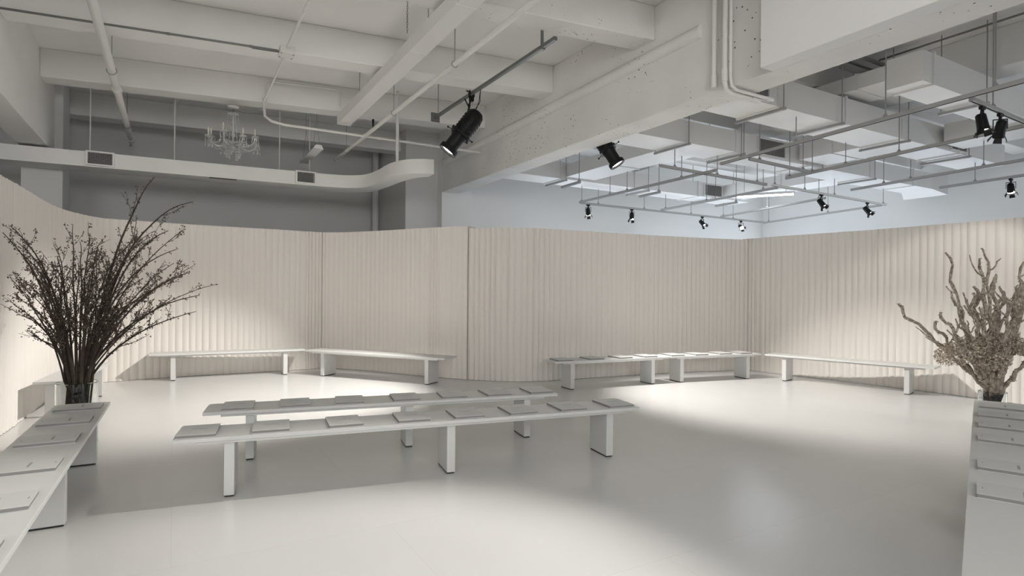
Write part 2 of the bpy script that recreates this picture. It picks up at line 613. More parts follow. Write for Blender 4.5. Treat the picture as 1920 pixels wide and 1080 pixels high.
between((.03, 4.92), (3.78, 4.32), (.36, .28), 'long white bench in the middle of the floor carrying eight grey booklets', mid=(.12,))
between((.26, 5.87), (3.53, 5.28), (.37, .32), 'long white bench with seven booklets, behind the eight-booklet bench', mid=(.12,))
between((-.33, 11.32), (2.08, 11.24), (.34, .33), 'bare white bench in the spotlight before the back screen')
between((2.2, 11.0), (3.9, 8.72), (.35, .36), 'bare white bench angled along the narrow screen')
between((5.08, 7.62), (7.24, 7.40), (.33, .30), 'white bench below the bowed screen carrying four booklets, beside the column end')
between((7.28, 7.395), (9.16, 7.06), (.26, .25), 'white bench below the bowed screen carrying four booklets, toward the right corner')
between((9.32, 6.84), (9.93, 4.42), (.32, .36), 'bare white bench against the right paper screen')
between((-.71, 6.62), (-.78, 2.0), (.47, .3), 'long white bench running up to the glass vase of twiggy branches', mid=(-.34, 1.28))
between((-1.15, 8.35), (-.98, 10.3), (.3, .3), 'bare white bench half hidden behind the glass vase of branches')
DR = Vector((2.58, 1.01)).normalized()
NR = Vector((DR.y, -DR.x))
ra, rb = Vector((4.5, 1.815)), Vector((7.1, 2.83))
oft = NR * .21
between(tuple(ra + oft + DR * .01), tuple(rb + oft), (.35, .35), 'white bench carrying four booklets, leading to the vase of gnarled branches')
rc = ra - DR * 2.5
between(tuple(rc + oft), tuple(ra + oft), (.35, .35), 'white bench carrying two booklets, continuing the row to the gnarled branches')


def make_book():
    t = thing('lookbook', '', 'booklet')
    a, b = .13, .17           # half sizes: along the bench, across the bench
    MB().box(-a + .003, a - .003, -b + .003, b - .003, .003, .0195).build('pages', 'pages', t)
    MB().box(-a, a, -b, b, .0195, .0225).build('front_cover', 'cover', t, False, .001)
    MB().box(-a, a, -b, b, 0, .003).build('back_cover', 'cover', t)
    ti = MB()
    rnd = random.Random(5)
    # small illegible line of type: upright strokes, joined here and there
    x = -.052
    while x < .05:
        w = rnd.uniform(.006, .009)
        ti.box(x, x + .0022, .020, .033, .0225, .0228)
        if rnd.random() < .6:
            ti.box(x + w - .0022, x + w, .020, .033, .0225, .0228)
        zz = rnd.choice((.0205, .026, .0310))
        ti.box(x, x + w, zz - .001, zz + .001, .0225, .0228)
        x += w + .003
    ti.build('printed_title', 'ink', t)
    sm = MB()
    for k in range(5):
        sm.box(-.014 + k * .006, -.0105 + k * .006, -.148, -.144, .0225, .0228)
    sm.build('printed_line', 'ink', t)
    sm = MB()
    for k in range(5):
        sm.box(-.014 + k * .006, -.0105 + k * .006, .146, .150, .0225, .0228)
    sm.build('printed_line', 'ink', t)
    return t


book0 = make_book()
first_book = [True]


def book(x, y, ang, label, group):
    o = book0 if first_book[0] else copy_tree(book0)
    first_book[0] = False
    o.location = (x, y, BT)
    o.rotation_euler = (0, 0, ang)
    o['label'] = label
    o['group'] = group
    return o


rnd = random.Random(11)


def row(pts, ang, where, group, flip=0.0, jit=2.5, only=None):
    names = ['first', 'second', 'third', 'fourth', 'fifth', 'sixth', 'seventh', 'eighth']
    for i, (x, y) in enumerate(pts):
        book(x, y, ang + flip + R(rnd.uniform(-jit, jit)), '%s flat grey booklet %s' % (names[i], where), group)


def on_line(a, b, xs_):
    a, b = Vector(a), Vector(b)
    d = (b - a)
    L = d.length
    d.normalize()
    return [tuple(a + d * (s_ * L)) for s_ in xs_]


a1 = math.atan2(-.60, 3.75)
P1 = on_line((.03, 4.915), (3.78, 4.315), [(x - .03) / 3.75 for x in (.15 + .02, .66, 1.19, 1.72, 2.18, 2.66, 3.14, 3.62)])
row(P1, a1, 'from the twig vase side on the foremost bench', 'booklets on the eight-booklet bench', flip=R(0))
a2 = math.atan2(-.59, 3.27)
P2 = on_line((.26, 5.865), (3.53, 5.275), [(x - .26) / 3.27 for x in (.52, .99, 1.47, 1.99, 2.46, 2.91, 3.37)])
row(P2, a2, 'from the twig vase side on the seven-booklet bench', 'booklets on the seven-booklet bench')
a3 = math.atan2(-.22, 2.16)
row([(5.28, 7.58), (5.84, 7.53), (6.38, 7.47), (6.88, 7.42)], a3, 'from the column end under the bowed screen', 'booklets under the bowed screen, column side')
a4 = math.atan2(-.335, 1.88)
row([(7.45, 7.36), (7.93, 7.27), (8.44, 7.19), (8.87, 7.11)], a4, 'from the joint on the bench toward the right corner', 'booklets under the bowed screen, corner side')
row([(-.71, 6.37), (-.725, 5.75), (-.735, 5.08), (-.745, 4.37), (-.755, 3.68), (-.765, 3.02)], R(-90), 'from the twig vase on the bench ending there', 'booklets on the bench by the twiggy branches', jit=1.5)
PR = [ra + oft + DR * s_ for s_ in (2.37, 1.84, 1.29, .72)]
row([tuple(p) for p in PR], math.atan2(DR.y, DR.x), 'from the gnarled branches on the bench beside them', 'booklets leading to the gnarled branches', flip=PI, jit=1.2)
PR = [ra + oft + DR * s_ for s_ in (-.17, -.80)]
row([tuple(p) for p in PR], math.atan2(DR.y, DR.x), 'past the bench joint in the gnarled branch row', 'booklets past the bench joint', flip=PI, jit=1.2)

# ------------------------------------------------------------------ vases and branches
CR = Vector((math.cos(R(30)), -math.sin(R(30)), 0))   # sideways spread of the arrangements
CF = Vector((math.sin(R(30)), math.cos(R(30)), 0))


def vase(x, y, r, h, label):
    w = .008
    prof = [(0.001, 0), (r - .01, 0), (r, .008), (r, h - .004), (r - w / 2, h), (r - w, h - .004), (r - w, .025), (0.001, .02)]
    o = MB().lathe(prof, 40).build('glass_vase', 'glass', None, True)
    o.location = (x, y, 0)
    tag(o, label, 'vase')
    return o


def bez(p0, p1, p2, k, rn, wob):
    out = []
    a = Vector((rn.uniform(-1, 1), rn.uniform(-1, 1), 0)) * wob
    b = Vector((rn.uniform(-1, 1), rn.uniform(-1, 1), rn.uniform(-.4, .4))) * wob
    ph = rn.uniform(0, 6)
    for i in range(k + 1):
        t = i / k
        p = p0 * (1 - t) ** 2 + p1 * 2 * t * (1 - t) + p2 * t * t
        p = p + a * math.sin(PI * t * 2 + ph) * t + b * math.sin(PI * t * 5 + ph * 2) * .5 * t
        out.append(p)
    return out


VL = (-.80, 7.02)
vase(*VL, .172, .60, 'clear glass cylinder vase holding dark twiggy branches at the bench end')
rl = random.Random(21)
tips = [(.64, 2.62), (.87, 2.42), (-.31, 2.16), (-.72, 2.12), (-.76, 1.9), (-.98, 1.22), (-1.08, 1.72), (1.0, 2.05), (.98, 1.9),
        (1.06, 1.74), (1.22, 1.66), (1.40, 1.56), (.97, 1.28), (.54, 2.1), (.86, 2.12), (-.03, 1.97), (.28, 2.02), (-.5, 1.95), (-.9, 1.55),
        (.42, 1.9), (.1, 1.75), (-.2, 1.82), (-.62, 1.75), (.7, 1.78), (.85, 1.6), (-.4, 1.6), (.58, 1.55), (-.75, 1.42), (.2, 1.6), (-.1, 1.5),
        (.4, 1.4), (-.3, 1.35), (.66, 1.95), (-.55, 2.02), (.33, 1.72), (.75, 1.45), (1.12, 1.45), (.92, 1.98), (-.85, 1.98), (.15, 1.9), (-.42, 1.78), (.48, 1.72), (-.68, 1.58), (.05, 1.6)]
for i, (lat, zt) in enumerate(tips):
    th = rl.uniform(0, 2 * PI)
    dep = rl.uniform(-.45, .45)
    if lat < 0:
        dep = max(dep, (-.58 - .866 * lat) / .5)   # keep clear of the paper screen
    base = Vector((.10 * math.cos(th), .10 * math.sin(th), .04))
    rimd = Vector((CR * lat + CF * dep))
    rim = rimd.normalized() * rl.uniform(.04, .13) + Vector((0, 0, .62))
    tip = CR * lat + CF * dep + Vector((0, 0, zt))
    arch = .62 + .25 * rl.random()
    ctrl = rim + Vector((rimd.x * .25, rimd.y * .25, (zt - .62) * arch))
    if lat > 1.1 or lat < -.9:
        ctrl = rim + Vector((rimd.x * .38, rimd.y * .38, (zt - .62) * .85))
    pts = [base, rim * .5 + base * .5 + Vector((0, 0, .02))] + bez(rim, ctrl, tip, 14, rl, .022)
    k = len(pts)
    r0 = rl.uniform(.010, .016) if i not in (0, 1) else .018
    rad = [r0 * (1 - .78 * j / (k - 1)) for j in range(k)]
    st = MB().tube(pts, rad, 6)
    bl = MB()

    def buds(path, dens, sz):
        for p, q in zip(path[:-1], path[1:]):
            m_ = max(1, int((q - p).length * dens))
            for _ in range(m_):
                c = p.lerp(q, rl.random()) + Vector((rl.gauss(0, .012), rl.gauss(0, .012), rl.gauss(0, .012)))
                s_ = sz * rl.uniform(.6, 1.25)
                bl.octa(c, s_, .7, rl)
                if rl.random() < .6:
                    bl.octa(c + Vector((rl.gauss(0, .011), rl.gauss(0, .011), rl.gauss(0, .011))), s_ * .8, .7, rl)
    for _ in range(rl.randint(9, 14)):
        j = rl.randint(5, k - 3)
        p = pts[j]
        d = (pts[j + 1] - pts[j - 1]).normalized()
        side = Vector((rl.uniform(-1, 1), rl.uniform(-1, 1), rl.uniform(-.2, .7))).normalized()
        dd = (d * 1.1 + side * .9).normalized()
        ln = rl.uniform(.10, .34) * (1.1 - .4 * j / k)
        e = p + dd * ln + Vector((0, 0, .03))
        tw = bez(p, p + dd * ln * .5 + side * .02, e, 5, rl, .01)
        st.tube(tw, [max(.0018, rad[j] * .5 * (1 - .6 * q / 5)) for q in range(6)], 4)
        buds(tw[1:], 48, .0095)
        if rl.random() < .45:
            p2 = tw[3]
            e2 = p2 + (dd + Vector((rl.uniform(-.8, .8), rl.uniform(-.8, .8), rl.uniform(-.3, .6)))).normalized() * ln * .5
            tw2 = bez(p2, (p2 + e2) / 2, e2, 3, rl, .006)
            st.tube(tw2, [.0022, .002, .0017, .0014], 4)
            buds(tw2, 48, .009)
    buds(pts[6:], 24 if i % 3 else 36, .0095)
    o = st.build('twiggy_branch', 'bark', None, True)
    o.location = (VL[0], VL[1], 0.0)
    if i == 0:
        lab = 'tallest dark budding branch, leaning right out of the twiggy bouquet'
        tag(o, lab, 'branch')
    elif lat > 1.3:
        tag(o, 'longest low branch arching toward the lit bench from the twiggy bouquet', 'branch')
    else:
        tag(o, 'dark thin branch with small dried buds standing in the twiggy bouquet', 'branch', 'dark branches in the glass vase')
    if bl.v:
        bl.build('buds', 'bud', o)['kind'] = 'stuff'

VR = (7.52, 2.83)
vase(*VR, .125, .50, 'small clear glass vase holding thick gnarled branches behind the bench end')
rr = random.Random(8)
tipsR = [(-.86, 1.42), (-.48, 1.98), (-.27, 2.0), (-.36, 1.88), (-.63, 1.54), (.17, 1.86), (-.14, 1.74), (.10, 1.70), (.30, 1.62), (.42, 1.3),
         (-.70, 1.33), (.05, 1.62), (.26, 1.72),
         (-.42, 1.55), (-.05, 1.52), (.22, 1.45), (-.3, 1.38), (.40, 1.55), (-.55, 1.24), (.1, 1.35), (-.18, 1.62), (.5, 1.45), (.36, 1.10)]
for i, (lat, zt) in enumerate(tipsR):
    th = rr.uniform(0, 2 * PI)
    dep = rr.uniform(-.3, .3)
    base = Vector((.06 * math.cos(th), .06 * math.sin(th), .04))
    out = CR * lat + CF * dep
    rim = out.normalized() * rr.uniform(.02, .08) + Vector((0, 0, .52))
    tip = out + Vector((0, 0, zt))
    ctrl = rim + Vector((out.x * .45, out.y * .45, (zt - .52) * .42))
    path = bez(rim, ctrl, tip, 22, rr, .02)
    # gnarled: sideways zig-zag growing to the tip
    for j in range(2, len(path)):
        t = j / len(path)
        path[j] = path[j] + CR * (.028 * math.sin(j * 1.25 + i) * t) + CF * (.02 * math.cos(j * 1.0 + i * 2) * t) + Vector((0, 0, .012 * math.sin(j * 1.9 + i)))
    pts = [base] + path
    k = len(pts)
    r0 = rr.uniform(.020, .028)
    rad = [(r0 * (1 - .42 * j / (k - 1))) * rr.uniform(.72, 1.3) for j in range(k)]
    rad[-1] *= .6
    st = MB().tube(pts, rad, 7)
    crust = MB()
    for j in range(4, k - 1):
        for _ in range(7):
            dv = Vector((rr.gauss(0, 1), rr.gauss(0, 1), rr.gauss(0, 1))).normalized() * rad[j] * .95
            crust.octa(pts[j].lerp(pts[j + 1], rr.random()) + dv, rr.uniform(.006, .013), .8, rr)
    for _ in range(rr.randint(2, 4)):
        j = rr.randint(8, k - 3)
        d = (pts[j + 1] - pts[j - 1]).normalized()
        sd = (CR * rr.choice((-1, 1)) * rr.uniform(.5, 1) + CF * rr.uniform(-.6, .6) + Vector((0, 0, rr.uniform(0, .8)))).normalized()
        ln = rr.uniform(.08, .24)
        tw = bez(pts[j], pts[j] + sd * ln * .6, pts[j] + (sd * .8 + d * .7) * ln, 5, rr, .02)
        rt = [max(.005, rad[j] * .62 * (1 - .5 * q / 5)) for q in range(6)]
        st.tube(tw, rt, 6)
        for q in range(5):
            for _ in range(5):
                dv = Vector((rr.gauss(0, 1), rr.gauss(0, 1), rr.gauss(0, 1))).normalized() * rt[q]
                crust.octa(tw[q].lerp(tw[q + 1], rr.random()) + dv, rr.uniform(.004, .009), .8, rr)
    o = st.build('gnarled_branch', 'lichen', None, True)
    o.location = (VR[0], VR[1], 0)
    if i == 0:
        tag(o, 'gnarled lichen branch reaching farthest toward the bare bench', 'branch')
    elif i == 2:
        tag(o, 'tallest gnarled lichen branch rising from the small vase', 'branch')
    else:
        tag(o, 'thick twisted branch crusted with grey lichen in the small vase', 'branch', 'gnarled branches in the small vase')
    crust.build('lichen_crust', 'crust', o)['kind'] = 'stuff'

# dried flower heads low in the gnarled arrangement
for i, (lat, z, dep, rx, lab) in enumerate(((-.38, .93, -.05, .24, 'large tan dried flower head drooping beside the gnarled branches'),
                                            (-.14, .84, -.16, .17, 'dried flower head over the small vase rim'),
                                            (.20, 1.0, .02, .2, 'dried flower head among the gnarled branches on the wall side'))):
    c = CR * lat + CF * dep + Vector((0, 0, z))
    st = MB().tube(bez(Vector((0.02, 0.02 * i, .05)), Vector((0, 0, .6)), c, 8, rr, .01), .006, 6)
    o = st.build('dried_flower', 'lichen', None, True)
    o.location = (VR[0], VR[1], 0)
    tag(o, lab, 'dried flower')
    pb = MB()
    for _ in range(1500):
        v = Vector((rr.gauss(0, 1), rr.gauss(0, 1), rr.gauss(0, 1)))
        v = v.normalized() * (rr.random() ** .35)
        p = c + CR * v.x * rx + CF * v.y * rx + Vector((0, 0, v.z * rx * .55 - lat * v.x * .25))
        pb.octa(p, rr.uniform(.007, .015), .35, rr)
    tag(pb.build('petals', 'hydra', o), None, None, None, 'stuff')


# ------------------------------------------------------------------ ceiling services, left bay
def pipe(name, pts, r, label, m='pipe', hangers=(), cat='pipe', n=10, top=ZC, couplings=()):
    o = MB().tube(pts, r, n).build(name, m, None, True)
    tag(o, label, cat)
    for h in hangers:
        h = Vector(h)
        g = MB().tube([h + Vector((0, 0, r)), (h.x, h.y, top)], .006, 6)
        ring = [h + Vector((math.cos(t) * (r + .008), 0, math.sin(t) * (r + .008))) for t in [2 * PI * q / 12 for q in range(13)]]
        g.tube(ring, .005, 4)
        g.build('hanger', 'rod', o)
    for a, b in couplings:
        MB().tube([a, b], r * 1.28, n).build('coupling', m, o, True)
    return o


pipe('sprinkler_pipe', [(-.73, 1.0, 4.4), (-.73, 13.5, 4.4)], .05, 'thick white sprinkler pipe running over the twiggy branches', hangers=[(-.73, 9.4, 4.4), (-.73, 6.0, 4.4), (-.73, 12.4, 4.4)],
     couplings=[((-.73, 10.2, 4.4), (-.73, 10.32, 4.4)), ((-.73, 13.42, 4.4), (-.73, 13.55, 4.4))])
o = MB().lathe([(0.001, 4.36), (.018, 4.35), (.018, 4.28), (.03, 4.265), (.03, 4.26), (.001, 4.255)], 10).build('sprinkler_head', 'rod', bpy.data.objects['sprinkler_pipe'])
o.location = (-.73, 13.45, 0)
pipe('sprinkler_pipe', [(2.97, 2.0, 4.3), (2.97, 12.7, 4.3)], .033, 'slim white pipe running beside the white cable trunking', hangers=[(2.97, 6.6, 4.3), (2.97, 8.9, 4.3), (2.97, 4.2, 4.3), (2.97, 11.8, 4.3)],
     couplings=[((2.97, 12.6, 4.3), (2.97, 12.72, 4.3)), ((2.97, 10.4, 4.3), (2.97, 10.5, 4.3))])
o = MB().lathe([(.001, 4.49), (.022, 4.47), (.014, 4.40), (.014, 4.31)], 10).build('sprinkler_head', 'black', bpy.data.objects['sprinkler_pipe.001'])
o.location = (2.97, 10.0, 0)
pipe('cross_pipe', [(1.31, 10.8, 4.78), (1.31, 10.6, 4.42), (1.4, 10.5, 4.33), (1.6, 10.5, 4.3), (4.62, 10.5, 4.3), (5.3, 10.5, 4.3)], .022, 'thin white pipe crossing below the beams behind the stage light', couplings=[((3.2, 10.5, 4.3), (3.27, 10.5, 4.3)), ((4.2, 10.5, 4.3), (4.27, 10.5, 4.3))])
pipe('electrical_conduit', [(-1.78, 8.86, 4.745), (1.2, 8.46, 4.745)], .014, 'dark thin conduit fixed along the beam edge to the junction box', m='steel', couplings=[((-.1, 8.635, 4.745), (-.06, 8.63, 4.745)), ((.85, 8.507, 4.745), (.89, 8.502, 4.745))])
pipe('electrical_conduit', [(1.28, 3.0, 4.72), (1.28, 8.2, 4.72)], .02, 'white conduit coming along the ceiling to the junction box', couplings=[((1.28, 7.0, 4.72), (1.28, 7.08, 4.72))])
pipe('electrical_conduit', [(1.3, 8.48, 4.72), (1.31, 10.9, 4.72), (1.32, 10.98, 4.66)], .018, 'white conduit from the junction box toward the chandelier beam')
pipe('electrical_conduit', [(1.36, 10.89, 4.66), (1.36, 10.89, 5.0), (1.39, 10.89, 5.08), (1.47, 10.88, 5.12), (2.5, 10.71, 5.12), (2.56, 10.70, 5.08), (2.56, 10.70, 4.82)], .016, 'bent conduit looping up the beam face beside the chandelier')
t = thing('junction_box', 'square white junction box where the conduits meet under the beam', 'junction box', (1.29, 8.34, 4.66))
MB().box(-.09, .09, -.09, .09, 0, .1).build('box', 'pipe', t, False, .006)
MB().box(-.1, .1, -.1, .1, -.008, 0).build('cover_plate', 'pipe', t, False, .002)
for sx in (-1, 1):
    for sy in (-1, 1):
        MB().lathe([(.001, -.014), (.009, -.014), (.009, -.008)], 8).build('screw', 'steel', t).location = (sx * .075, sy * .075, 0)
MB().bar((-.09, 0, .03), (-.42, .05, .03), .03, .02).build('cable_stub', 'steel', t)

# long white cable trunking
t = thing('cable_trunking', 'long white boxed cable trunking hung under the beams', 'trunking', (2.64, 0, 4.5))
for i, (a, b) in enumerate(((-1.0, 2.2), (2.2, 5.6), (5.6, 7.0), (7.0, 10.7))):
    MB().box(-.115, .115, a + .003, b - .003, 0, .17).build('trunking_section', 'duct', t, False, .004)
    MB().box(-.119, .119, b - .02, b, -.004, .174).build('joint_band', 'duct', t)
for y in (1.0, 4.0, 6.4, 9.3):
    MB().tube([(-.10, y, .17), (-.10, y, ZC - 4.5)], .006, 6).build('hanger_rod', 'rod', t)
# chain ends beside the trunking
t = thing('hanging_chain', 'short dark chain hanging down beside the cable trunking', 'chain', (2.25, 6.3, 4.42))
cb = MB()
for i in range(26):
    z = i * .03
    cb.tube([(math.cos(a) * (.008 if i % 2 else .001), math.cos(a) * (.001 if i % 2 else .008), z + math.sin(a) * .02) for a in [2 * PI * q / 8 for q in range(9)]], .003, 4, False)
cb.build('chain_links', 'steel', t)

# suspended unlit batten near the back
t = thing('light_batten', 'unlit white light batten on wires above the wall duct', 'light fixture', (2.32, 12.0, 4.15))
MB().add([(-.09, -.75, 0), (.09, -.75, 0), (.09, .75, 0), (-.09, .75, 0), (-.05, -.75, .07), (.05, -.75, .07), (.05, .75, .07), (-.05, .75, .07)],
         ((0, 3, 2, 1), (4, 5, 6, 7), (0, 1, 5, 4), (1, 2, 6, 5), (2, 3, 7, 6), (3, 0, 4, 7))).build('housing', 'batten', t, False, .004)
for y in (-.55, .45):
    for sx in (-1, 1):
        MB().tube([(sx * .06, y, .07), (0.0, y, .6)], .004, 5).build('suspension_wire', 'rod', t)
    MB().tube([(0, y, .6), (0, y, ZC - 4.15)], .004, 5).build('suspension_wire', 'rod', t)


# wall duct with curved end
def wall_duct():
    t = thing('ventilation_duct', 'white duct along the dark back wall, bending forward by the column', 'duct', (0, 0, 3.55))
    near = catmull([(2.6, 11.80), (2.95, 11.72), (3.24, 11.45), (3.33, 10.9), (3.34, 10.25), (3.46, 9.80), (3.68, 9.58), (3.9, 9.5)], .06)
    far = catmull([(2.6, 12.4), (2.95, 12.35), (3.5, 11.9), (3.62, 11.2), (3.66, 10.6), (3.72, 10.2), (3.8, 9.95), (3.92, 9.8)], .06)
    far = [far[round(q * (len(far) - 1) / (len(near) - 1))] for q in range(len(near))]
    near = [Vector((-6.98, 12.45, 0)), Vector((-2.4, 12.1, 0)), Vector((0, 11.98, 0))] + near
    far = [Vector((-6.98, 13.0, 0)), Vector((-2.4, 12.68, 0)), Vector((0, 12.55, 0))] + far
    k = len(near)
    h = .25
    vs_ = []
    for q, bq in zip(near, far):
        vs_ += [(q.x, q.y, 0), (q.x, q.y, h), (bq.x, bq.y, h), (bq.x, bq.y, 0)]
    fs = []
    for i in range(k - 1):
        a, b = i * 4, i * 4 + 4
        for u in range(4):
            w_ = (u + 1) % 4
            fs.append((a + u, a + w_, b + w_, b + u))
    fs += [(3, 2, 1, 0), ((k - 1) * 4, (k - 1) * 4 + 1, (k - 1) * 4 + 2, (k - 1) * 4 + 3)]
    MB().add(vs_, fs).build('duct_body', 'duct', t, True)
    for xc, w in ((-1.08, .40), (2.2, .38)):
        y = 12.03 if xc < 0 else 11.83
        gr = MB()
        gr.box(xc - w / 2, xc + w / 2, y - .05, y + .1, .02, .045).box(xc - w / 2, xc + w / 2, y - .05, y + .1, .235, .26)
        gr.box(xc - w / 2, xc - w / 2 + .03, y - .05, y + .1, .045, .235).box(xc + w / 2 - .03, xc + w / 2, y - .05, y + .1, .045, .235)
        f = gr.build('vent_frame', 'duct', t, False, .002)
        MB().box(xc - w / 2 + .03, xc + w / 2 - .03, y - .012, y - .008, .045, .235).build('vent_backing', 'dark', f)
        lv = MB()
        for q in range(9):
            zz = .052 + q * .021
            lv.box(xc - w / 2 + .03, xc + w / 2 - .03, y - .04, y - .014, zz, zz + .006)
        for q in range(14):
            xx = xc - w / 2 + .045 + q * (w - .09) / 13
            lv.box(xx - .002, xx + .002, y - .045, y - .04, .045, .235)
        lv.build('vent_louvres', 'grille', f)
    MB().box(.55, 1.0, 11.95, 12.02, -.006, .001).build('slot_vent', 'dark', t)
    for x in (-1.25, 0.0, 1.79, 2.36):
        MB().tube([(x, 12.3, h), (x, 12.3, ZC - 3.55)], .012, 8).build('hanger_rod', 'pipe', t)
    for x, y in ((3.56, 10.45),):
        MB().tube([(x, y, h), (x, y, ZC - 3.55)], .03, 8).build('hanger_rod', 'pipe', t)
    return t


wall_duct()
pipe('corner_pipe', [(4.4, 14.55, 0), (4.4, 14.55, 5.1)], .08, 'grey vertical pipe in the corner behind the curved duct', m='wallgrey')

# ------------------------------------------------------------------ chandelier
t = thing('chandelier', 'clear crystal chandelier with candle arms hanging from the beam', 'chandelier', (.87, 11.14, 3.70))
CH = MB
CH().lathe([(.001, .96), (.09, .955), (.09, .935), (.03, .92), (.001, .92)], 20).build('ceiling_plate', 'pipe', t, True)
ch = MB()
for i in range(5):
    z = .87 + i * .012
    ch.octa((0, 0, z), .010, 1.0)
ch.tube([(0, 0, .86), (0, 0, .935)], .004, 6)
ch.build('chain', 'steel', t)
CH().lathe([(.001, .20), (.03, .22), (.05, .26), (.02, .30), (.018, .42), (.04, .46), (.018, .50), (.015, .62), (.03, .66), (.012, .70), (.012, .86), (.001, .87)], 14).build('stem', 'crystal', t, True)
CH().lathe([(.03, .80), (.09, .83), (.085, .838), (.03, .812)], 20).build('crown_dish', 'crystal', t, True)
CH().lathe([(.02, .30), (.11, .335), (.105, .345), (.02, .315)], 20).build('lower_dish', 'crystal', t, True)
rc_ = random.Random(3)
for i in range(8):
    a = 2 * PI * i / 8 + .3
    d = Vector((math.cos(a), math.sin(a), 0))
    ex = .40 if i % 2 == 0 else .37
    lift = .0 if i % 2 == 0 else .06
    arm = CH().tube([d * .03 + Vector((0, 0, .33)), d * .14 + Vector((0, 0, .27)), d * .26 + Vector((0, 0, .24 + lift * .5)), d * .35 + Vector((0, 0, .28 + lift)), d * ex + Vector((0, 0, .36 + lift))], .009, 7).build('arm', 'crystal', t, True)
    c = d * ex + Vector((0, 0, .36 + lift))
    MB().lathe([(.001, 0), (.02, .002), (.058, .022), (.06, .028), (.018, .014), (.001, .014)], 14, Matrix.Translation(c)).build('drip_pan', 'crystal', arm, True)
    MB().lathe([(.012, .015), (.012, .09), (.016, .10), (.013, .135), (.001, .165)], 10, Matrix.Translation(c)).build('candle', 'candle', arm, True)
    dr = MB()
    for q in range(5):
        b = 2 * PI * q / 5
        p0 = c + Vector((math.cos(b) * .055, math.sin(b) * .055, .015))
        for w_ in range(rc_.randint(3, 5)):
            dr.octa(p0 - Vector((0, 0, .022 * (w_ + 1))), .0095, 1.3)
        dr.octa(p0 - Vector((0, 0, .15)), .014, 1.9)
    # swag to the next arm
    a2_ = 2 * PI * (i + 1) / 8 + .3
    d2 = Vector((math.cos(a2_), math.sin(a2_), 0)) * .38
    for q in range(1, 12):
        u = q / 12
        p = (d * ex).lerp(d2, u) + Vector((0, 0, .37 - .11 * math.sin(PI * u)))
        dr.octa(p, .011, 1.0)
    dr.build('crystal_drops', 'crystal', arm)
    s_ = MB()
    for q in range(20):
        u = q / 20
        p = d * (.085 + .09 * u * u) + Vector((0, 0, .83 - .47 * u))
        s_.octa(p, .011, 1.1)
    s_.build('bead_strand', 'crystal', t)
MB().tube([(.05, 0, .94), (.14, -.04, .885), (.26, -.10, .868), (.38, -.16, .90), (.44, -.2, .95)], .006, 6).build('power_cable', 'rod', t, True)
s_ = MB()
for i in range(26):
    a = rc_.uniform(0, 2 * PI)
    rr_ = rc_.uniform(.02, .13)
    for q in range(rc_.randint(4, 9)):
        s_.octa((math.cos(a) * rr_, math.sin(a) * rr_, .30 - .03 * q), .012, 1.4)
s_.build('centre_drops', 'crystal', t)['kind'] = 'stuff'


# ------------------------------------------------------------------ stage lights
def spot_lamp(parent, loc, target, power, ang, blend, col, rad=.04):
    d = bpy.data.lights.new('spot_beam', 'SPOT')
    d.energy = power
    d.spot_size = R(ang)
    d.spot_blend = blend
    d.color = col
    d.shadow_soft_size = rad
    o = bpy.data.objects.new('spot_beam', d)
    COL.objects.link(o)
    o.parent = parent
    o.location = loc
    o.rotation_euler = (Vector(target)).to_track_quat('-Z', 'Y').to_euler()
    return o


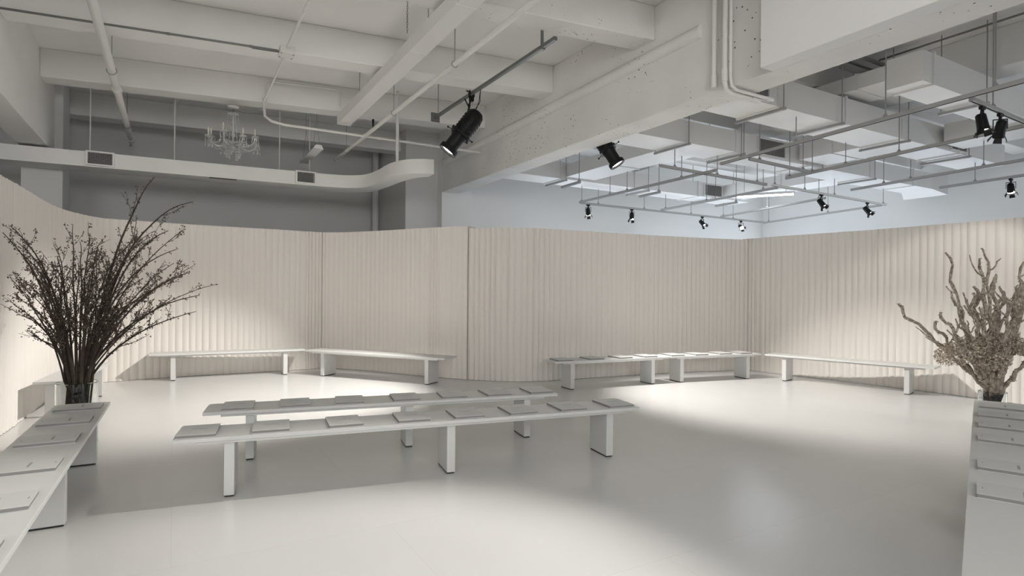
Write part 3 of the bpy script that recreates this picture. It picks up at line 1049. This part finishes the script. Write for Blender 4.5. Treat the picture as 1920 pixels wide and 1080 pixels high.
def profile_spot(pivot, hang, direction, label, power, ang, blend=.65, col=WARM, scale=1.0, cable=True):
    """pivot: centre of the body; hang: point on the bar above it; direction: where it points"""
    pv, hg, dv = Vector(pivot), Vector(hang), Vector(direction).normalized()
    t = thing('profile_spotlight', label, 'spotlight', tuple(hg))
    q = dv.to_track_quat('Z', 'Y').to_matrix().to_4x4()
    m = Matrix.Translation(pv - hg) @ q @ Matrix.Diagonal((scale * 1.28, scale * 1.28, scale, 1))
    body = MB().lathe([(.001, -.34), (.06, -.335), (.085, -.30), (.095, -.24), (.095, .0), (.085, .02), (.08, .10), (.074, .12), (.074, .28), (.001, .28)], 24, m).build('barrel', 'black', t, True)
    # cooling ribs and shutter gate
    rb_ = MB()
    for k in range(5):
        z = -.22 + k * .045
        rb_.lathe([(.094, z), (.101, z), (.101, z + .012), (.094, z + .012)], 24, m)
    rb_.box(-.105, .105, -.105, .105, .03, .06, m)
    rb_.build('gate_ribs', 'black', body)
    MB().lathe([(.07, .26), (.095, .265), (.10, .28), (.10, .33), (.094, .335), (.088, .33), (.088, .285), (.07, .275)], 24, m).build('lens_ring', 'black', t, True)
    MB().lathe([(.001, .318), (.05, .315), (.087, .30), (.087, .295), (.001, .295)], 24, m).build('lens', 'lens', t, True)
    for a in (0.4, 1.9, 3.5, 5.2):
        d = Vector((math.cos(a), math.sin(a), 0))
        h = MB().tube([m @ (d * .09 + Vector((0, 0, .04))), m @ (d * .16 + Vector((0, 0, .05)))], .006 * scale, 6)
        e = m @ (d * .165 + Vector((0, 0, .05)))
        h.lathe([(.001, -.016), (.012, -.01), (.012, .01), (.001, .016)], 8, Matrix.Translation(e))
        h.build('shutter_handle', 'black', t)
    MB().tube([m @ Vector((.02, .09, -.30)), m @ Vector((.02, .19, -.36))], .009 * scale, 6).build('tilt_handle', 'black', t)
    # yoke: two straps down to the body, one clamp above
    side = dv.cross(Vector((0, 0, 1))).normalized()
    top = Vector((0, 0, -.20 * scale)) + (pv - hg).normalized() * .02
    top = Vector(((pv - hg).x * .25, (pv - hg).y * .25, -.17))
    yk = MB()
    for sg in (-1, 1):
        pts = [top + side * (sg * .035), top + side * (sg * .075) + Vector((0, 0, -.03)), (pv - hg) + side * (sg * .112 * scale) - dv * .05]
        for a, b in zip(pts[:-1], pts[1:]):
            yk.bar(a, b, .03, .008, up=tuple(side))
    yk.bar(top - side * .04, top + side * .04, .03, .008)
    yk.build('yoke', 'black', t)
    MB().tube([top, (0, 0, -.05)], .012, 8).build('yoke_bolt', 'black', t)
    cl = MB().box(-.03, .03, -.028, .028, -.10, -.035).box(-.04, .04, -.03, .03, -.035, -.025).box(-.04, -.03, -.03, .03, -.035, .06).box(.03, .04, -.03, .03, -.035, .04)
    cl.tube([(-.04, 0, .04), (-.09, 0, .05)], .009, 6)
    cl.build('clamp', 'black', t)
    if cable:
        MB().tube([(0.0, -.30, .0), (.015, -.26, -.18), pv - hg - dv * .25 * scale + Vector((0, 0, .1))], .005, 6).build('safety_cable', 'black', t)
        MB().tube([(0.0, -.30, .0), (-.02, -.30, -.18), pv - hg - dv * .30 * scale + Vector((0, 0, .08))], .005, 6).build('power_cable', 'black', t)
    L0 = m @ Vector((0, 0, .36))
    spot_lamp(t, tuple(L0), tuple(dv), power, ang, blend, col, .05)
    return t


# black strut carrying the big profile light
t = thing('steel_strut', 'dark perforated steel strut carrying the big stage light', 'strut', (3.94, 5.83, 4.55))
MB().bar((0, 0, 0), (0, 3.72, 0), .046, .046).build('channel', 'steel', t, False, .002)
sl = MB()
for k in range(30):
    sl.box(-.008, .008, .08 + k * .11, .14 + k * .11, -.0225, -.0205)
sl.build('slots', 'dark', t)
hb = MB().box(-.022, .022, .30, .304, .02, ZC - 4.55).box(-.03, .03, .27, .33, -.035, -.023)
hb.build('perforated_hanger', 'steel', t)
MB().box(-.08, .08, 3.72, 3.735, -.08, .08).build('end_plate', 'steel', t)
MB().tube([(0, 3.6, .02), (0, 3.6, ZC - 4.55)], .008, 6).build('hanger_rod', 'rod', t)

profile_spot((3.70, 7.92, 3.88), (3.94, 8.12, 4.53), (-2.75, 1.1, -3.9), 'big black profile stage light on the dark strut aimed at the twiggy branches', 1180, 76, scale=1.12)
profile_spot((5.90, 7.28, 3.80), (5.9, 7.1, 4.3), (1.6, -1.6, -3.55), 'black profile stage light pointing down below the girder on the duct side', 930, 78, scale=1.0, cable=False)
profile_spot((4.86, 4.40, 4.96), (5.1, 4.45, 5.15), (-5.0, -2.1, -4.96), 'black profile stage light high beside the girder pipes, lens facing the room', 1150, 48, cable=False)


# ------------------------------------------------------------------ girder pipes
pipe('embedded_pipe', [(5.34, 4.85, 4.58), (5.34, 12.4, 4.45)], .085, 'thick painted pipe half buried along the girder face', m='girder', n=14)
pipe('girder_conduit', [(5.28, 4.62, 5.15), (5.28, 4.62, 3.86)], .028, 'single vertical painted conduit on the girder ending in an elbow', couplings=[((5.28, 4.62, 3.98), (5.28, 4.62, 3.84))])
pipe('girder_conduit', [(5.27, 4.46, 5.15), (5.27, 4.46, 3.86), (5.29, 4.46, 3.78), (5.36, 4.46, 3.75), (5.85, 4.46, 3.75)], .03, 'painted conduit turning under the girder, beside its slimmer twin', couplings=[((5.27, 4.46, 4.0), (5.27, 4.46, 3.86)), ((5.72, 4.46, 3.75), (5.85, 4.46, 3.75))])
pipe('girder_conduit', [(5.28, 4.39, 5.15), (5.28, 4.39, 3.9), (5.3, 4.39, 3.80), (5.38, 4.39, 3.765), (6.0, 4.39, 3.765)], .018, 'slim painted conduit turning under the girder next to the soffit', couplings=[((5.28, 4.39, 4.35), (5.28, 4.39, 4.3)), ((5.9, 4.39, 3.765), (6.0, 4.39, 3.765))])


# ------------------------------------------------------------------ ducts of the right bay
DUCTS = []


def duct_x(x0, x1, y0, y1, z0, z1, label, joints=(), hang=(), grilles=()):
    t = thing('air_duct', label, 'duct', (x0, (y0 + y1) / 2, z0))
    DUCTS.append((x0, x1, y0, y1, z0))
    w = (y1 - y0) / 2
    L = x1 - x0
    h = z1 - z0
    cuts = [0] + [j - x0 for j in joints] + [L]
    for a, b in zip(cuts[:-1], cuts[1:]):
        MB().box(a, b, -w, w, 0, h).build('duct_section', 'duct', t, False, .004)
    for j in joints:
        MB().box(j - x0 - .02, j - x0 + .02, -w - .02, w + .02, -.02, h + .02).build('flange', 'duct', t, False, .003)
    for hx in hang:
        g = MB().bar((hx - x0, -w - .08, -.035), (hx - x0, w + .08, -.035), .04, .04)
        s = g.build('hanger_strut', 'track', t)
        for sg in (-1, 1):
            MB().tube([(hx - x0, sg * (w + .05), -.06), (hx - x0, sg * (w + .05), ZC - z0)], .008, 6).build('hanger_rod', 'rod', t)
    for gx0, gx1 in grilles:
        a, b = gx0 - x0, gx1 - x0
        f = MB().box(a, b, -w - .03, -w, .02, .05).box(a, b, -w - .03, -w, h - .05, h - .02).box(a, a + .03, -w - .03, -w, .05, h - .05).box(b - .03, b, -w - .03, -w, .05, h - .05).build('grille_frame', 'duct', t)
        MB().box(a + .03, b - .03, -w - .006, -w - .002, .05, h - .05).build('grille_backing', 'dark', f)
        lv = MB()
        nn = int((b - a - .06) / .035)
        for q in range(nn):
            xx = a + .045 + q * (b - a - .06) / nn
            lv.box(xx - .006, xx + .006, -w - .024, -w - .006, .05, h - .05)
        lv.build('grille_louvres', 'grille', f)
    return t


duct_x(6.12, 15.9, 7.22, 7.92, 4.1, 4.48, 'long white rectangular duct in the right bay, ending in a flared mouth', joints=(8.85, 11.0, 13.2, 15.0), hang=(7.6, 9.0, 11.4, 13.3), grilles=((9.45, 10.25),))
t = bpy.data.objects['air_duct']
L = 15.9 - 6.12
MB().add([(L, -.35, 0), (L, .35, 0), (L, .35, .38), (L, -.35, .38), (L + .4, -.5, -.12), (L + .4, .5, -.12), (L + .4, .5, .45), (L + .4, -.5, .45)],
         ((0, 1, 5, 4), (1, 2, 6, 5), (2, 3, 7, 6), (3, 0, 4, 7))).build('flared_mouth', 'duct', t)
duct_x(5.77, 14.2, 5.18, 5.85, 4.1, 4.5, 'nearest long white rectangular duct beside the soffit', joints=(7.2, 8.8, 10.4, 12.3), hang=(7.25, 8.62, 10.5, 12.6), grilles=((6.55, 7.0), (12.0, 12.6)))
duct_x(6.15, 14.0, 10.98, 11.68, 4.1, 4.48, 'long white rectangular duct closest to the white far wall', joints=(7.6, 9.8, 12.0), hang=(7.7, 10.2, 12.6), grilles=((12.2, 12.9),))
duct_x(7.85, 10.9, 3.68, 4.12, 4.12, 4.5, 'short white duct with a blunt end before the shallow girder', joints=(8.1,), hang=(9.4,))
# cross ducts along Y linking the long ones
def duct_y(x0, x1, y0, y1, z0, z1, label, joints=()):
    t = thing('air_duct', label, 'duct', ((x0 + x1) / 2, y0, z0))
    DUCTS.append((x0, x1, y0, y1, z0))
    w = (x1 - x0) / 2
    cuts = [0] + [j - y0 for j in joints] + [y1 - y0]
    for a, b in zip(cuts[:-1], cuts[1:]):
        MB().box(-w, w, a, b, 0, z1 - z0).build('duct_section', 'duct', t, False, .004)
    for j in joints:
        MB().box(-w - .015, w + .015, j - y0 - .018, j - y0 + .018, -.015, z1 - z0 + .015).build('flange', 'duct', t)
    return t


duct_y(7.7, 8.5, 8.0, 10.9, 4.14, 4.42, 'white cross duct linking the far wall duct and the flared duct', (9.4,))
duct_y(10.6, 11.5, 5.9, 7.15, 4.15, 4.45, 'white cross duct between the flared duct and the soffit duct', (6.5,))
duct_y(12.9, 13.7, 8.0, 10.9, 4.14, 4.46, 'white cross duct deep in the right bay near the corner', (9.2,))
duct_y(8.75, 9.5, 4.55, 6.9, 4.56, 4.78, 'upper white cross duct passing over the nearest long duct', (5.0,))
duct_y(11.6, 12.3, 2.2, 5.1, 4.16, 4.5, 'white branch duct running toward the windows from the soffit duct', (3.6,))
pipe('ceiling_conduit', [(9.36, 5.0, 5.12), (9.36, 1.0, 5.12)], .014, 'dark conduit under the ceiling beside the shallow girder', m='steel')
pipe('ceiling_conduit', [(7.6, 5.1, 5.0), (9.7, 5.1, 5.0)], .018, 'dark conduit crossing above the nearest long duct', m='steel')
t = thing('steel_strut', 'short dark perforated strut under the ceiling near the blunt duct', 'strut', (7.9, 4.76, 4.9))
MB().bar((0, 0, 0), (1.5, 0, 0), .042, .042).build('channel', 'steel', t)
for x in (.1, 1.4):
    MB().tube([(x, 0, .02), (x, 0, .3)], .008, 6).build('hanger_rod', 'rod', t)


# ------------------------------------------------------------------ lighting tracks
def track(a, b, label, rods=(), m='track', top=ZC):
    a, b = Vector((*a, 3.72)), Vector((*b, 3.72))
    t = thing('lighting_track', label, 'track', tuple(a), 0, 'lighting tracks over the right bay')
    d = b - a
    MB().bar((0, 0, 0), d, .05, .045).build('rail', m, t, False, .003)
    MB().bar(Vector((0, 0, -.024)), d + Vector((0, 0, -.024)), .018, .004).build('slot', 'dark', t)
    for u in rods:
        p = d * u
        wp = a + p
        top = min([ZC] + [q[4] for q in DUCTS if q[0] - .03 < wp.x < q[1] + .03 and q[2] - .03 < wp.y < q[3] + .03])
        rd = MB().tube([p + Vector((0, 0, .02)), p + Vector((0, 0, top - 3.72))], .0085, 6).build('hanger_rod', 'rod', t)
        MB().lathe([(.001, .022), (.03, .024), (.03, .03), (.012, .06), (.001, .062)], 8, Matrix.Translation(p)).build('rod_clip', 'rod', rd)
    return t


track((8.55, 11.55), (8.37, 7.25), 'long track from the far wall cross track to the middle cross track, column side', (.02, .28, .42, .8))
track((8.02, 6.85), (7.50, 2.3), 'near track passing above the blunt duct, column side', (.1, .33, .62, .88))
track((11.13, 11.45), (10.78, 7.75), 'second long track from the far wall cross track, counted from the column', (.05, .45, .9))
track((10.05, 7.05), (9.45, 2.9), 'second near track, over the nearest long duct', (.02, .14, .3, .52, .8))
track((13.48, 11.5), (12.82, 8.0), 'third long track from the far wall cross track, counted from the column', (.03, .5, .95))
track((12.28, 7.1), (11.80, 3.6), 'third near track, under the branch duct', (.2, .35, .7))
track((15.7, 11.75), (14.95, 7.9), 'outermost long track reaching the room corner', (.05, .6))
track((13.5, 6.0), (13.30, 3.9), 'short outermost near track with one spotlight', (.3, .8))
track((8.62, 11.62), (15.6, 11.68), 'long cross track along the white far wall with four spotlights', (.08, .3, .55, .8))
track((7.26, 7.5), (10.30, 7.66), 'grey cross track below the flared duct', (.12, .5, .9))
track((10.42, 7.62), (15.0, 7.82), 'white cross track carrying two spotlights below the flared duct', (.02, .25, .5, .97), m='pipe')
track((7.75, 3.14), (9.75, 3.22), 'short cross track with two spotlights near the blunt duct', (.3, .9))
track((8.12, 6.36), (9.95, 6.47), 'short cross track between the two long ducts', (.15, .85))
for x, y in ((7.0, 9.45), (9.15, 9.45), (11.7, 9.5)):
    track((x, y), (x + .03, y + .68), 'short stub of track on one drop rod behind the flared duct', (.05,))
SH = {'s': None}


def track_spot(x, y, pan, tilt, label, power=0, ang=40, col=NEUT, yaw_t=None, group='small black spotlights on the tracks'):
    t = thing('track_spotlight', label, 'spotlight', (x, y, 3.695), 0, group)
    MB().box(-.045, .045, -.02, .02, -.035, 0).build('track_adapter', 'black', t, False, .003)
    MB().tube([(0, 0, -.03), (0, 0, -.07)], .018, 8).build('swivel', 'black', t)
    dv = Vector((math.cos(pan) * math.cos(tilt), math.sin(pan) * math.cos(tilt), -math.sin(tilt)))
    side = dv.cross(Vector((0, 0, 1))).normalized()
    c = Vector((0, 0, -.185))
    yk = MB()
    for sg in (-1, 1):
        yk.bar(Vector((0, 0, -.075)) + side * (sg * .07), c + side * (sg * .07), .018, .006, up=tuple(side))
    yk.bar(Vector((0, 0, -.07)) - side * .073, Vector((0, 0, -.07)) + side * .073, .018, .01)
    yk.build('yoke', 'black', t)
    m = Matrix.Translation(c) @ dv.to_track_quat('Z', 'Y').to_matrix().to_4x4() @ Matrix.Scale(.8, 4)
    MB().lathe([(.001, -.13), (.05, -.128), (.066, -.11), (.07, -.02), (.074, .06), (.08, .11), (.082, .12), (.076, .12), (.07, .09), (.001, .08)], 18, m).build('lamp_body', 'black', t, True)
    fl = MB()
    for k in range(4):
        a = k * PI / 2 + .3
        d = Vector((math.cos(a), math.sin(a), 0))
        e = Vector((-math.sin(a), math.cos(a), 0))
        fl.add([m @ (d * .08 + e * .045 + Vector((0, 0, .12))), m @ (d * .08 - e * .045 + Vector((0, 0, .12))), m @ (d * .115 - e * .055 + Vector((0, 0, .185))), m @ (d * .115 + e * .055 + Vector((0, 0, .185))),
                m @ (d * .084 + e * .045 + Vector((0, 0, .118))), m @ (d * .084 - e * .045 + Vector((0, 0, .118))), m @ (d * .119 - e * .055 + Vector((0, 0, .183))), m @ (d * .119 + e * .055 + Vector((0, 0, .183)))],
               ((0, 1, 2, 3), (7, 6, 5, 4), (0, 3, 7, 4), (1, 5, 6, 2), (3, 2, 6, 7), (0, 4, 5, 1)))
    fl.build('barn_doors', 'black', t)
    MB().lathe([(.001, .102), (.07, .098), (.07, .092), (.001, .092)], 18, m).build('lens', 'lens', t, True)
    if power:
        spot_lamp(t, tuple(m @ Vector((0, 0, .19))), tuple(dv), power, ang, .35, col, .04)
    return t


def aim(x, y, tx, ty, tz=0):
    dx, dy, dz = tx - x, ty - y, tz - 3.45
    return math.atan2(dy, dx), math.atan2(-dz, math.hypot(dx, dy))


for i, (x, y, tx, ty, pw, ag) in enumerate(((8.86, 11.62, 8.3, 10.4, 0, 42), (10.28, 11.63, 9.3, 10.6, 0, 40), (12.9, 11.65, 13.5, 8.5, 0, 40), (14.55, 11.67, 11.0, 5.5, 0, 40))):
    pan, tilt = aim(x, y, tx, ty)
    track_spot(x, y, pan, tilt, '%s small black spotlight on the far wall cross track, counted from the column' % ['first', 'second', 'third', 'fourth'][i], pw, ag)
for i, (x, y, tx, ty, pw, ag) in enumerate(((12.2, 7.70, 12.9, 5.5, 0, 40), (14.12, 7.78, 14.9, 5.2, 0, 40))):
    pan, tilt = aim(x, y, tx, ty)
    track_spot(x, y, pan, tilt, '%s small black spotlight on the white cross track, counted from the column' % ['first', 'second'][i], pw, ag)
for i, (x, y, tx, ty, pw, ag) in enumerate(((8.07, 3.16, 8.2, 2.6, 0, 50), (8.56, 3.17, 10.2, 4.6, 60, 80))):
    pan, tilt = aim(x, y, tx, ty)
    track_spot(x, y, pan, tilt, '%s small black spotlight on the short cross track by the blunt duct' % ['first', 'second'][i], pw, ag)
pan, tilt = aim(13.42, 4.8, 12.0, 4.0)
track_spot(13.42, 4.8, pan, tilt, 'lone small black spotlight on the short outermost track', 0, 40)


# ------------------------------------------------------------------ lit fluorescent batten near the far corner
M['tube'] = mat('lit_tube', (0.9, 0.9, 0.9), 0.3, emit=((0.86, 0.93, 1.0), 24.0))
t = thing('fluorescent_batten', 'lit white fluorescent batten hanging near the far white corner', 'light fixture', (12.45, 10.15, 3.98), math.atan2(-1.1, .8))
MB().box(0, 1.36, -.05, .05, .03, .09).build('housing', 'batten', t, False, .004)
for y in (-.028, .028):
    MB().tube([(.03, y, .012), (1.33, y, .012)], .014, 10).build('tube', 'tube', t, True)
for x in (0.012, 1.348):
    MB().box(x - .012, x + .012, -.045, .045, -.005, .03).build('end_holder', 'batten', t)
for x in (.2, 1.16):
    MB().tube([(x, 0, .09), (x, 0, 4.14 - 3.98 if x > 1 else ZC - 3.98)], .006, 6).build('hanger_rod', 'rod', t)
